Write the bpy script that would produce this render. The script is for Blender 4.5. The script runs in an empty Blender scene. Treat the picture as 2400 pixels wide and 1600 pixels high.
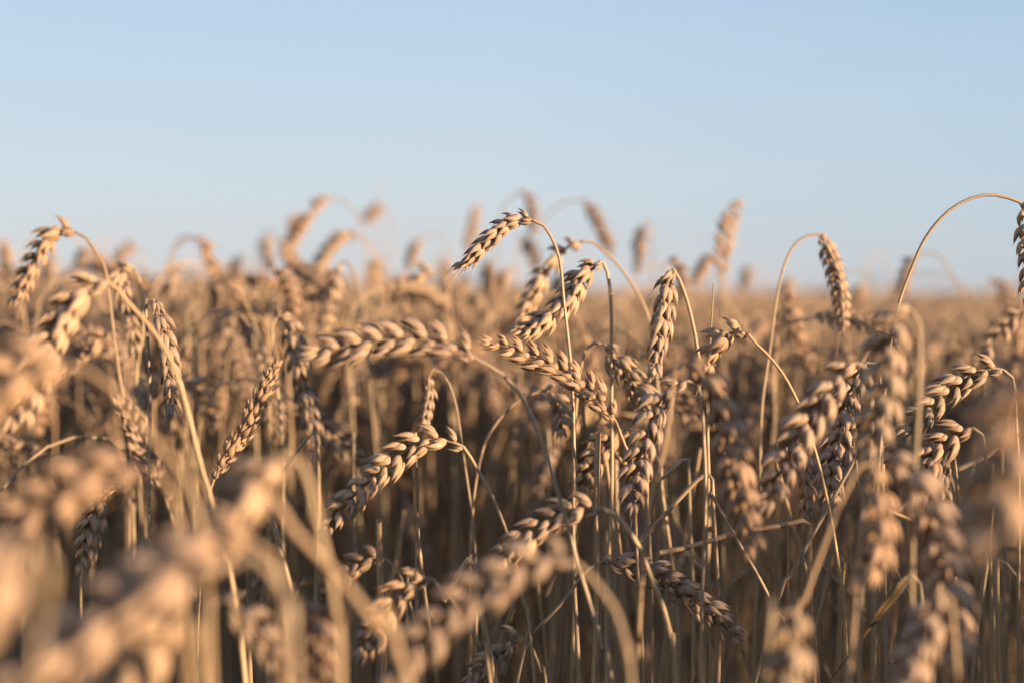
import bpy, math, random
import numpy as np
from mathutils import Vector, Matrix

# ------------------------------------------------------------------ camera, sky, sun, exposure
sc = bpy.context.scene
col = sc.collection
CAM_H = 0.86
PITCH = math.atan((800 - 676) / 2400 * 0.72)          # camera looks slightly down
cam_data = bpy.data.cameras.new("camera")
cam_data.lens = 50.0
cam_data.sensor_width = 36.0
cam_data.clip_start = 0.02
cam_data.clip_end = 5000
cam_data.dof.use_dof = True
cam_data.dof.focus_distance = 0.815
cam_data.dof.aperture_fstop = 3.3
cam_data.dof.aperture_blades = 9
cam = bpy.data.objects.new("camera", cam_data)
col.objects.link(cam)
cam.location = (0, 0, CAM_H)
cam.rotation_euler = (math.radians(90) - PITCH, 0, 0)
sc.camera = cam

SKY_GAIN = 3.25
SUN_EL = math.radians(6.5)
SUN_AZ = math.radians(58.0)                            # to the right of straight behind the camera
sun_dir = Vector((math.sin(SUN_AZ) * math.cos(SUN_EL), -math.cos(SUN_AZ) * math.cos(SUN_EL), math.sin(SUN_EL)))
world = bpy.data.worlds.new("World")
sc.world = world
world.use_nodes = True
wt = world.node_tree
bg = wt.nodes["Background"]
sky = wt.nodes.new("ShaderNodeTexSky")
sky.sky_type = 'NISHITA'
sky.sun_disc = False
sky.sun_elevation = SUN_EL
sky.sun_rotation = math.atan2(sun_dir.x, sun_dir.y)
sky.air_density = 1.0
sky.dust_density = 0.6
sky.ozone_density = 1.6
sky.altitude = 200
# evening sky: the Nishita sky, its low-sun yellow cooled to the pale blue of the photograph by height above the horizon
geo = wt.nodes.new("ShaderNodeTexCoord")
sepw = wt.nodes.new("ShaderNodeSeparateXYZ")
wt.links.new(geo.outputs['Generated'], sepw.inputs[0])
rampw = wt.nodes.new("ShaderNodeValToRGB")
e = rampw.color_ramp.elements
e[0].position, e[0].color = 0.0, (0.69, 0.70, 0.74, 1)
e[1].position, e[1].color = 1.0, (0.20, 0.31, 0.60, 1)
for p_, c_ in ((0.03, (0.655, 0.692, 0.762)), (0.07, (0.635, 0.718, 0.82)), (0.14, (0.58, 0.712, 0.86)), (0.24, (0.51, 0.65, 0.89)), (0.5, (0.33, 0.465, 0.76))):
    k_ = e.new(p_)
    k_.color = (*c_, 1)
wt.links.new(sepw.outputs[2], rampw.inputs[0])
gain = wt.nodes.new("ShaderNodeVectorMath")
gain.operation = 'SCALE'
gain.inputs['Scale'].default_value = SKY_GAIN
side = wt.nodes.new("ShaderNodeMapRange")               # a little deeper blue away to the right
side.inputs['From Min'].default_value = 0.0
side.inputs['From Max'].default_value = 0.45
wt.links.new(sepw.outputs[0], side.inputs['Value'])
deep = wt.nodes.new("ShaderNodeMix")
deep.data_type = 'RGBA'
deep.blend_type = 'MULTIPLY'
deep.inputs[7].default_value = (0.80, 0.90, 0.955, 1)
wt.links.new(side.outputs[0], deep.inputs[0])
wt.links.new(rampw.outputs[0], deep.inputs[6])
veil = wt.nodes.new("ShaderNodeTexNoise")                # very thin, level veils of cirrus
vmap = wt.nodes.new("ShaderNodeMapping")
vmap.inputs['Scale'].default_value = (1.5, 1.5, 14)
vmap.inputs['Rotation'].default_value = (0.0, 0.04, 0.0)
wt.links.new(geo.outputs['Generated'], vmap.inputs[0])
wt.links.new(vmap.outputs[0], veil.inputs['Vector'])
veil.inputs['Scale'].default_value = 1.6
veil.inputs['Detail'].default_value = 4
vr = wt.nodes.new("ShaderNodeMapRange")
vr.inputs['From Min'].default_value = 0.45
vr.inputs['From Max'].default_value = 0.8
vr.inputs['To Max'].default_value = 0.4
wt.links.new(veil.outputs[0], vr.inputs['Value'])
cir = wt.nodes.new("ShaderNodeMix")
cir.data_type = 'RGBA'
cir.inputs[7].default_value = (0.66, 0.73, 0.80, 1)
wt.links.new(vr.outputs[0], cir.inputs[0])
wt.links.new(deep.outputs[2], cir.inputs[6])
back = wt.nodes.new("ShaderNodeMapRange")               # the brighter, warmer half of the sky round the low sun
back.inputs['From Min'].default_value = 0.0
back.inputs['From Max'].default_value = -1.0
back.inputs['To Max'].default_value = 0.4
wt.links.new(sepw.outputs[1], back.inputs['Value'])
glow = wt.nodes.new("ShaderNodeMix")
glow.data_type = 'RGBA'
glow.inputs[7].default_value = (0.86, 0.82, 0.78, 1)
wt.links.new(back.outputs[0], glow.inputs[0])
wt.links.new(cir.outputs[2], glow.inputs[6])
wt.links.new(glow.outputs[2], gain.inputs[0])
mixw = wt.nodes.new("ShaderNodeMix")
mixw.data_type = 'RGBA'
mixw.inputs[0].default_value = 0.92
wt.links.new(sky.outputs[0], mixw.inputs[6])
wt.links.new(gain.outputs[0], mixw.inputs[7])
wt.links.new(mixw.outputs[2], bg.inputs[0])
bg.inputs[1].default_value = 0.10

sun_data = bpy.data.lights.new("sun", 'SUN')
sun_data.energy = 5.0
sun_data.angle = math.radians(0.5)
sun_data.color = (1.0, 0.685, 0.425)
sun = bpy.data.objects.new("sun", sun_data)
col.objects.link(sun)
sun.rotation_euler = sun_dir.to_track_quat('Z', 'Y').to_euler()

sc.view_settings.view_transform = 'Standard'
sc.view_settings.look = 'None'
sc.view_settings.gamma = 1
sc.view_settings.exposure = 1.53
sc.cycles.use_denoising = True
sc.cycles.max_bounces = 6
sc.cycles.diffuse_bounces = 2
sc.cycles.glossy_bounces = 2
sc.cycles.transmission_bounces = 3
sc.cycles.caustics_reflective = False
sc.cycles.caustics_refractive = False

rng = np.random.default_rng(11)
random.seed(11)
SLOPE = -0.012


def ground_z(x, y=0):
    return SLOPE * x


# ------------------------------------------------------------------ materials
def new_mat(name):
    m = bpy.data.materials.new(name)
    m.use_nodes = True
    nt = m.node_tree
    return m, nt, nt.nodes["Principled BSDF"], nt.nodes["Material Output"]


def ramp(nt, fac, stops):
    r = nt.nodes.new("ShaderNodeValToRGB")
    el = r.color_ramp.elements
    el[0].position, el[0].color = stops[0][0], (*stops[0][1], 1)
    el[1].position, el[1].color = stops[-1][0], (*stops[-1][1], 1)
    for p, c in stops[1:-1]:
        e = el.new(p)
        e.color = (*c, 1)
    nt.links.new(fac, r.inputs[0])
    return r.outputs[0]


def mix(nt, a, b, fac, mode='MIX'):
    m = nt.nodes.new("ShaderNodeMix")
    m.data_type = 'RGBA'
    m.blend_type = mode
    for sock, v in ((m.inputs[0], fac), (m.inputs[6], a), (m.inputs[7], b)):
        if hasattr(v, 'links'):
            nt.links.new(v, sock)
        elif isinstance(v, (int, float)):
            sock.default_value = v
        else:
            sock.default_value = (*v, 1)
    return m.outputs[2]


def mth(nt, op, a, b=None):
    m = nt.nodes.new("ShaderNodeMath")
    m.operation = op
    for i, v in enumerate((a, b)):
        if v is None:
            continue
        if hasattr(v, 'links'):
            nt.links.new(v, m.inputs[i])
        else:
            m.inputs[i].default_value = v
    return m.outputs[0]


def straw_material(name, dark, mid, light, tip, tip_from, sx, sy, rough=0.55, transl=0.12, bump=0.25, bdist=0.0003):
    """Dry plant surface: crd attribute = (angle round the body, place along it, random per body)."""
    m, nt, p, out = new_mat(name)
    at = nt.nodes.new("ShaderNodeAttribute")
    at.attribute_name = "crd"
    sep = nt.nodes.new("ShaderNodeSeparateXYZ")
    nt.links.new(at.outputs['Vector'], sep.inputs[0])
    info = nt.nodes.new("ShaderNodeObjectInfo")
    comb = nt.nodes.new("ShaderNodeCombineXYZ")
    nt.links.new(mth(nt, 'MULTIPLY', sep.outputs[0], sx), comb.inputs[0])
    nt.links.new(mth(nt, 'MULTIPLY', sep.outputs[1], sy), comb.inputs[1])
    nt.links.new(mth(nt, 'ADD', mth(nt, 'MULTIPLY', sep.outputs[2], 40), mth(nt, 'MULTIPLY', info.outputs['Random'], 90)), comb.inputs[2])
    n = nt.nodes.new("ShaderNodeTexNoise")
    n.inputs['Scale'].default_value = 1.0
    n.inputs['Detail'].default_value = 3
    nt.links.new(comb.outputs[0], n.inputs['Vector'])
    streak = ramp(nt, n.outputs[0], [(0.25, dark), (0.5, mid), (0.78, light)])
    # each body and each plant a little paler or browner
    r1 = mth(nt, 'ADD', mth(nt, 'MULTIPLY', sep.outputs[2], 0.6), mth(nt, 'MULTIPLY', info.outputs['Random'], 0.4))
    tone = ramp(nt, r1, [(0.0, (0.70, 0.68, 0.65)), (0.5, (1.0, 0.98, 0.94)), (1.0, (1.14, 1.09, 0.95))])
    c = mix(nt, streak, tone, 1.0, 'MULTIPLY')
    c = mix(nt, c, info.outputs['Color'], 1.0, 'MULTIPLY')      # each plant greyer or more golden
    tf = nt.nodes.new("ShaderNodeMapRange")
    tf.inputs['From Min'].default_value = tip_from
    tf.inputs['From Max'].default_value = 1.0
    tf.inputs['To Max'].default_value = 0.85
    nt.links.new(sep.outputs[1], tf.inputs['Value'])
    c = mix(nt, c, tip, tf.outputs[0])
    # specks of weathering, fixed to the plant
    tc = nt.nodes.new("ShaderNodeTexCoord")
    sp = nt.nodes.new("ShaderNodeTexNoise")
    sp.inputs['Scale'].default_value = 900
    sp.inputs['Detail'].default_value = 2
    nt.links.new(tc.outputs['Object'], sp.inputs['Vector'])
    spk = nt.nodes.new("ShaderNodeMapRange")
    spk.inputs['From Min'].default_value = 0.62
    spk.inputs['From Max'].default_value = 0.72
    spk.inputs['To Max'].default_value = 0.45
    nt.links.new(sp.outputs[0], spk.inputs['Value'])
    c = mix(nt, c, tuple(v * 0.55 for v in dark), spk.outputs[0])
    nt.links.new(c, p.inputs['Base Color'])
    p.inputs['Roughness'].default_value = rough
    p.inputs['Specular IOR Level'].default_value = 0.35
    b = nt.nodes.new("ShaderNodeBump")
    b.inputs['Strength'].default_value = bump
    b.inputs['Distance'].default_value = bdist
    nt.links.new(n.outputs[0], b.inputs['Height'])
    nt.links.new(b.outputs[0], p.inputs['Normal'])
    if transl:
        t = nt.nodes.new("ShaderNodeBsdfTranslucent")
        nt.links.new(c, t.inputs[0])
        ms = nt.nodes.new("ShaderNodeMixShader")
        ms.inputs[0].default_value = transl
        nt.links.new(p.outputs[0], ms.inputs[1])
        nt.links.new(t.outputs[0], ms.inputs[2])
        nt.links.new(ms.outputs[0], out.inputs[0])
    return m


M_HUSK = straw_material("dry_husk", (0.20, 0.137, 0.092), (0.41, 0.302, 0.22), (0.52, 0.405, 0.305), (0.15, 0.10, 0.062), 0.62, 17, 1.6, transl=0.18, bump=0.8, bdist=0.0004)
M_STEM = straw_material("dry_stem", (0.19, 0.137, 0.082), (0.31, 0.235, 0.155), (0.42, 0.33, 0.23), (0.27, 0.19, 0.10), 0.9, 10, 30, rough=0.45, transl=0.0, bump=0.3)
M_LEAF = straw_material("dry_leaf", (0.17, 0.115, 0.06), (0.30, 0.215, 0.125), (0.42, 0.33, 0.21), (0.17, 0.11, 0.06), 0.7, 22, 4, rough=0.6, transl=0.3)


# ------------------------------------------------------------------ mesh building in numpy
class MB:
    def __init__(self):
        self.v, self.c, self.q, self.t, self.n = [], [], [], [], 0

    def add(self, v, crd, quads, tris=None):
        self.v.append(v)
        self.c.append(crd)
        if quads is not None and len(quads):
            self.q.append(quads + self.n)
        if tris is not None and len(tris):
            self.t.append(tris + self.n)
        self.n += len(v)

    def arrays(self):
        v = np.concatenate(self.v)
        c = np.concatenate(self.c)
        q = np.concatenate(self.q) if self.q else np.zeros((0, 4), int)
        t = np.concatenate(self.t) if self.t else np.zeros((0, 3), int)
        return v, c, q, t

    def mesh(self, name, mat):
        return mesh_from(name, *self.arrays(), mat)


def mesh_from(name, v, c, q, t, mat):
    me = bpy.data.meshes.new(name)
    nq, ntr = len(q), len(t)
    me.vertices.add(len(v))
    me.vertices.foreach_set("co", np.ascontiguousarray(v, dtype=np.float32).ravel())
    me.loops.add(nq * 4 + ntr * 3)
    me.loops.foreach_set("vertex_index", np.concatenate([q.ravel(), t.ravel()]).astype(np.int32))
    me.polygons.add(nq + ntr)
    starts = np.concatenate([np.arange(nq) * 4, nq * 4 + np.arange(ntr) * 3]).astype(np.int32)
    me.polygons.foreach_set("loop_start", starts)
    me.polygons.foreach_set("use_smooth", np.ones(nq + ntr, dtype=bool))
    a = me.attributes.new("crd", 'FLOAT_VECTOR', 'POINT')
    a.data.foreach_set("vector", np.ascontiguousarray(c, dtype=np.float32).ravel())
    me.update(calc_edges=True)
    if isinstance(mat, list):
        for k in mat:
            me.materials.append(k)
    else:
        me.materials.append(mat)
    return me


def ring_quads(nr, ns):
    i = np.arange(nr - 1)[:, None] * ns
    j = np.arange(ns)[None, :]
    j2 = (j + 1) % ns
    return np.stack([i + j, i + j2, i + ns + j2, i + ns + j], -1).reshape(-1, 4)


def boat(L, w, h, ts, ns, beak=0.0, bow=0.10, tint=0.5, beakdir=0.0):
    """A glume or lemma: plump, keeled, rounded at its foot, pointed at its tip. Along +Z, back towards +X."""
    a = np.arange(ns) / ns * 2 * np.pi
    rows, crd = [], []
    for t in ts:
        if t < 0.36:
            p = math.sqrt(max(0.0, 1 - ((0.36 - t) / 0.36) ** 2))
        else:
            s = (t - 0.36) / 0.64
            p = (0.62 * (1 - s ** 1.7) + 0.38 * (1 - s) ** 1.1) * 0.97 + 0.03
        p = max(p, 0.05)
        x = np.cos(a)
        am = np.minimum(a, 2 * np.pi - a)
        x = np.where(x > 0, 0.6 * x + 0.5 * np.clip(1 - am / (np.pi / 2), 0, 1), x * 0.5)     # keeled back
        cx = bow * L * (math.sin(math.pi * min(t, 1)) - 0.12 * t)
        rows.append(np.stack([x * h * 0.5 * p + cx, np.sin(a) * w * 0.5 * p, np.full(ns, t * L)], -1))
        crd.append(np.stack([np.minimum(a, 2 * np.pi - a) / np.pi, np.full(ns, t * 0.9), np.full(ns, tint)], -1))
    if beak > 0:
        cx = bow * L * (-0.12)
        rows.append(np.stack([np.cos(a) * 0.00005 + cx + beakdir * beak, np.sin(a) * 0.00005, np.full(ns, L + beak)], -1))
        crd.append(np.stack([np.minimum(a, 2 * np.pi - a) / np.pi, np.full(ns, 1.0), np.full(ns, tint)], -1))
    v = np.concatenate(rows)
    return v, np.concatenate(crd), ring_quads(len(rows), ns)


def rot_axis(axis, ang):
    return np.array(Matrix.Rotation(ang, 3, axis))


LOD = {
    'hero': (np.array([0.01, 0.06, 0.15, 0.27, 0.40, 0.54, 0.68, 0.81, 0.92, 1.0]), 10),
    'mid': (np.array([0.02, 0.14, 0.34, 0.58, 0.82, 1.0]), 6),
    'low': (np.array([0.04, 0.34, 0.70, 1.0]), 4),
}


def spikelet(seed, lod):
    """Two plump glumes on the flanks, two florets fanned behind them and one or two in the middle."""
    r = random.Random(seed)
    ts, ns = LOD[lod]
    mb = MB()
    mm = 0.001

    def put(v, c, q, fan, twist, tilt, off):
        R = rot_axis('X', -fan) @ rot_axis('Y', tilt) @ rot_axis('Z', twist)
        mb.add(v @ R.T + np.array(off), c, q)
    for s in (-1, 1):
        j = lambda k: 1 + r.uniform(-k, k)
        # glume: back turned mostly to the flank
        v, c, q = boat(8.8 * mm * j(.08), 5.0 * mm * j(.10), 3.9 * mm, ts, ns, 1.7 * mm * j(.6), 0.07, r.random())
        put(v, c, q, s * math.radians(13 + r.uniform(-4, 6)), s * math.radians(62), math.radians(0), (0.3 * mm, s * 1.6 * mm, 0))
    for s in (-1, 1):
        j = lambda k: 1 + r.uniform(-k, k)
        v, c, q = boat(13.0 * mm * j(.07), 4.8 * mm * j(.08), 3.8 * mm, ts, ns, 3.2 * mm * j(.7), 0.08, r.random(), r.uniform(-.1, .3))
        put(v, c, q, s * math.radians(17 + r.uniform(-5, 8)), s * math.radians(42), math.radians(8 + r.uniform(-4, 6)), (1.2 * mm, s * 1.0 * mm, 1.2 * mm))
    if lod != 'low':
        v, c, q = boat(12.2 * mm * (1 + r.uniform(-.08, .08)), 4.4 * mm, 3.6 * mm, ts, ns, 2.6 * mm, 0.06, r.random())
        put(v, c, q, math.radians(r.uniform(-6, 6)), r.uniform(-.3, .3), math.radians(13), (2.0 * mm, r.uniform(-.5, .5) * mm, 2.4 * mm))
    return mb.arrays()


SPK = {l: [spikelet(100 + k, l) for k in range(6)] for l in LOD}
SPK_ME = [mesh_from("spikelet", *a, M_HUSK) for a in SPK['hero']]


def catmull(pts, per=10):
    P = np.asarray(pts, float)
    P = np.vstack([2 * P[0] - P[1], P, 2 * P[-1] - P[-2]])
    out = []
    for i in range(1, len(P) - 2):
        p0, p1, p2, p3 = P[i - 1:i + 3]
        t = np.linspace(0, 1, per, endpoint=False)[:, None]
        out.append(0.5 * (2 * p1 + (p2 - p0) * t + (2 * p0 - 5 * p1 + 4 * p2 - p3) * t ** 2 + (3 * p1 - p0 - 3 * p2 + p3) * t ** 3))
    out.append(P[-2][None])
    return np.concatenate(out)


def resample(C, n):
    d = np.r_[0, np.cumsum(np.linalg.norm(np.diff(C, axis=0), axis=1))]
    s = np.linspace(0, d[-1], n)
    return np.stack([np.interp(s, d, C[:, k]) for k in range(3)], -1), d[-1]


def tangents(C):
    T = np.gradient(C, axis=0)
    return T / np.linalg.norm(T, axis=1)[:, None]


def frames(C, ref):
    """Parallel-transported normal along C, starting as near REF as it can."""
    T = tangents(C)
    N = np.zeros_like(C)
    n = ref - T[0] * np.dot(ref, T[0])
    if np.linalg.norm(n) < 1e-6:
        n = np.cross(T[0], [0.3, 0.2, 1])
    N[0] = n / np.linalg.norm(n)
    for i in range(1, len(C)):
        n = N[i - 1] - T[i] * np.dot(N[i - 1], T[i])
        N[i] = n / np.linalg.norm(n)
    return T, N, np.cross(T, N)


def tube(mb, C, rad, ns, tint, ycrd=None, wob=0.0):
    T, N, B = frames(C, np.array([0.31, 0.2, 0.93]))
    a = np.arange(ns) / ns * 2 * np.pi
    rad = np.broadcast_to(rad, (len(C),))
    prof = 1 + wob * np.cos(3 * a)
    off = (np.cos(a) * prof)[None, :, None] * N[:, None, :] + (np.sin(a) * prof)[None, :, None] * B[:, None, :]
    v = (C[:, None, :] + off * rad[:, None, None]).reshape(-1, 3)
    y = np.linspace(0, 0.85, len(C)) if ycrd is None else ycrd
    crd = np.stack([np.tile(np.minimum(a, 2 * np.pi - a) / np.pi, len(C)), np.repeat(y, ns), np.full(len(v), tint)], -1)
    mb.add(v, crd, ring_quads(len(C), ns))
    return T, N, B


def ear_layout(C, width, face_ref, roll, r, tight=1.0, gaps=True):
    """Spikelet matrices (4x4) along the rachis curve C (base to tip): two rows, left and right in turn."""
    E, L = resample(C, 60)
    n = max(9, int(round(L / (0.0048 * width * tight))))
    T, N, B = frames(E, face_ref)
    mats = []
    for k in range(n):
        s = (k + 0.35) / n
        i = min(59, int(s * 59))
        A, F0 = T[i], N[i]
        D0 = np.cross(A, F0)
        ro = roll + r.uniform(-.10, .10) + 0.25 * (s - .5)
        F = math.cos(ro) * F0 + math.sin(ro) * D0
        D = np.cross(A, F)
        side = 1 if k % 2 else -1
        env = min(1.0, 0.50 + s * 3.4) * (1.0 if s < 0.70 else 1.0 - 0.40 * (s - 0.70) / 0.30)
        tilt = math.radians(17 + r.uniform(-5, 7)) * (0.6 if s > 0.9 else 1.0) * (0.75 + 0.25 * min(1, s * 5))
        sz = width * env * 1.0 * tight ** 0.6 * (1 + r.uniform(-.11, .11))
        if gaps and 1 < k < n - 3 and r.random() < 0.035:
            continue                                      # a spikelet lost
        if k == n - 1:
            D, F = F, -D
            tilt, side = math.radians(3), 1
        Z = math.cos(tilt) * A + math.sin(tilt) * side * D
        X = math.cos(tilt) * side * D - math.sin(tilt) * A
        Y = np.cross(Z, X)
        tw = r.uniform(-.3, .3)
        X, Y = math.cos(tw) * X + math.sin(tw) * Y, -math.sin(tw) * X + math.cos(tw) * Y
        M = np.eye(4)
        M[:3, 0], M[:3, 1], M[:3, 2] = X * sz, Y * sz, Z * sz
        M[:3, 3] = E[i] + side * D * 0.0008 * width
        mats.append(M)
    return E, mats


def ear_arrays(C, width, face_ref, roll, r, lod):
    E, mats = ear_layout(C, width, face_ref, roll, r)
    mb = MB()
    tube(mb, E[::6], 0.0008 * width, 4 if lod == 'low' else 6, 0.4)
    for M in mats:
        v, c, q, t = SPK[lod][r.randrange(6)]
        c = c.copy()
        c[:, 2] = np.clip(c[:, 2] * 0.6 + r.random() * 0.4, 0, 1)
        mb.add(v @ M[:3, :3].T + M[:3, 3], c, q)
    return mb.arrays()


def blade_arrays(C, width, up, tint, twist=1.2, curl=0.35, n=24):
    """A dry leaf blade: folded ribbon along C with a little thickness, tapering to a point and twisting."""
    C, L = resample(C, n)
    T, N, B = frames(C, up)
    mb = MB()
    s = np.linspace(0, 1, n)
    w = width * np.minimum(1, 0.55 + s * 3) * np.clip(1 - s, 0.02, 1) ** 0.55
    tw = twist * s
    X = np.cos(tw)[:, None] * B + np.sin(tw)[:, None] * N
    Z = -np.sin(tw)[:, None] * B + np.cos(tw)[:, None] * N
    th = 0.00015
    prof = [(-1, curl), (-.5, curl * .2), (0, 0), (.5, curl * .2), (1, curl), (1, curl - .06), (.5, curl * .2 - .06), (0, -.06), (-.5, curl * .2 - .06), (-1, curl - .06)]
    ns = len(prof)
    rows = np.stack([C + X * (w * px * .5)[:, None] + Z * (w * pz * .5 - (th if k >= 5 else 0))[:, None] for k, (px, pz) in enumerate(prof)], 1)
    crd = np.stack([np.tile(np.array([abs(px) for px, _ in prof]), n), np.repeat(s, ns), np.full(n * ns, tint)], -1)
    mb.add(rows.reshape(-1, 3), crd, ring_quads(n, ns))
    return mb.arrays()


# ------------------------------------------------------------------ tagging
def tag(o, label=None, cat=None, group=None, kind=None):
    if label:
        o['label'] = label
    if cat:
        o['category'] = cat
    if group:
        o['group'] = group
    if kind:
        o['kind'] = kind
    return o


TONES = [(1.0, 1.0, 1.0, 1), (1.06, 1.0, 0.89, 1), (0.84, 0.85, 0.86, 1), (1.03, 0.95, 0.85, 1), (0.93, 0.95, 0.90, 1), (1.1, 1.08, 1.0, 1), (0.90, 0.85, 0.78, 1)]
TONE = TONES[0]


def part(name, me, parent, loc=(0, 0, 0)):
    o = bpy.data.objects.new(name, me)
    col.objects.link(o)
    o.parent = parent
    o.location = loc
    o.color = TONE
    return o


# ------------------------------------------------------------------ where a photographed point stands in the field
sp_, cp_ = math.sin(PITCH), math.cos(PITCH)


def at(u, v, d):
    """World point at distance d (m, along the view axis) seen at photo position (u, v)."""
    x = (u - 1200) / 2400 * 0.72 * d
    yc = (800 - v) / 2400 * 0.72 * d
    return np.array([x, d * cp_ + yc * sp_, CAM_H - d * sp_ + yc * cp_])


# ------------------------------------------------------------------ the soil and the far field
def soil_material():
    m, nt, p, out = new_mat("field_soil")
    tc = nt.nodes.new("ShaderNodeTexCoord")
    n = nt.nodes.new("ShaderNodeTexNoise")
    n.inputs['Scale'].default_value = 14
    n.inputs['Detail'].default_value = 8
    nt.links.new(tc.outputs['Object'], n.inputs['Vector'])
    c = ramp(nt, n.outputs[0], [(0.3, (0.035, 0.026, 0.018)), (0.55, (0.09, 0.065, 0.042)), (0.75, (0.20, 0.145, 0.085))])
    nt.links.new(c, p.inputs['Base Color'])
    p.inputs['Roughness'].default_value = 0.9
    b = nt.nodes.new("ShaderNodeBump")
    b.inputs['Distance'].default_value = 0.02
    nt.links.new(n.outputs[0], b.inputs['Height'])
    nt.links.new(b.outputs[0], p.inputs['Normal'])
    return m


def canopy_material():
    m, nt, p, out = new_mat("far_crop")
    tc = nt.nodes.new("ShaderNodeTexCoord")
    n = nt.nodes.new("ShaderNodeTexNoise")
    n.inputs['Scale'].default_value = 1.5
    n.inputs['Detail'].default_value = 9
    nt.links.new(tc.outputs['Object'], n.inputs['Vector'])
    c = ramp(nt, n.outputs[0], [(0.3, (0.22, 0.15, 0.08)), (0.7, (0.46, 0.34, 0.20))])
    nt.links.new(c, p.inputs['Base Color'])
    p.inputs['Roughness'].default_value = 0.9
    return m


def sheet(name, xs, ys, zf, mat):
    X, Y = np.meshgrid(xs, ys)
    v = np.stack([X, Y, zf(X, Y)], -1).reshape(-1, 3)
    nx, ny = len(xs), len(ys)
    i, j = np.meshgrid(np.arange(nx - 1), np.arange(ny - 1))
    a = (j * nx + i).ravel()
    q = np.stack([a, a + 1, a + nx + 1, a + nx], -1)
    me = mesh_from(name, v, np.zeros((len(v), 3)), q, np.zeros((0, 3), int), mat)
    o = bpy.data.objects.new(name, me)
    col.objects.link(o)
    tag(o, kind='structure')
    return o


gx = np.unique(np.r_[np.linspace(-8, 8, 161), np.linspace(-400, 400, 41)])
gy = np.unique(np.r_[np.linspace(-8, 12, 201), np.linspace(-200, 600, 41)])
sheet("ground", gx, gy, lambda X, Y: SLOPE * X * np.clip(1 - (np.abs(X) - 60) / 400, 0.2, 1) + 0.012 * np.sin(X * 9 + np.sin(Y * 3)) * np.sin(Y * 7), soil_material())
hx = np.linspace(-400, 400, 81)
hy = np.unique(np.r_[np.linspace(70, 110, 21), np.linspace(110, 600, 25)])
sheet("far_field_terrain", hx, hy, lambda X, Y: SLOPE * X * np.clip(1 - (np.abs(X) - 60) / 400, 0.2, 1) + 0.02 + 0.72 * np.clip((Y - 70) / 12, 0, 1), canopy_material())


# ------------------------------------------------------------------ a wheat plant along given lines
def finish_stem(P):
    """Carry the last seen piece of the stem on down to the soil."""
    p, q = P[-1], P[-2]
    t = p - q
    t = t / np.linalg.norm(t)
    tz = min(t[2], -0.35)
    drop = p[2]
    k = 0.45
    hx_, hy_ = t[0] / -tz * drop * k, t[1] / -tz * drop * k
    lim = 0.16
    h = math.hypot(hx_, hy_)
    if h > lim:
        hx_, hy_ = hx_ * lim / h, hy_ * lim / h
    mid = p + np.array([hx_ * 0.72, hy_ * 0.72, -drop * 0.5])
    g = p + np.array([hx_, hy_, -drop])
    g[2] = ground_z(g[0]) - 0.01
    return P + [mid, g]


def stem_mesh(Cw, origin, r_top, r_low, sides=9, seg=None, tint=0.5):
    L0 = np.sum(np.linalg.norm(np.diff(Cw, axis=0), axis=1))
    n = seg or max(24, int(L0 / 0.007))
    C, L = resample(Cw, n)
    s = np.linspace(0, L, n)
    rad = r_top + (r_low - r_top) * np.clip((s - 0.10) / 0.30, 0, 1)
    for nd in (0.36, 0.55):                                 # swollen nodes
        rad = rad + 0.0006 * np.exp(-((s - nd) / 0.004) ** 2)
    # the stem is never a perfectly smooth curve
    wv = np.stack([np.sin(s * 41 + tint * 60), np.sin(s * 37 + tint * 93), np.zeros(n)], -1) * (0.0008 * np.clip(s / .05, 0, 1))[:, None]
    mb = MB()
    tube(mb, C + wv - origin, rad, sides, tint, ycrd=s * 1.05, wob=0.04)
    return mb.mesh("stem", M_STEM)


N_PLANT = [0]


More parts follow.
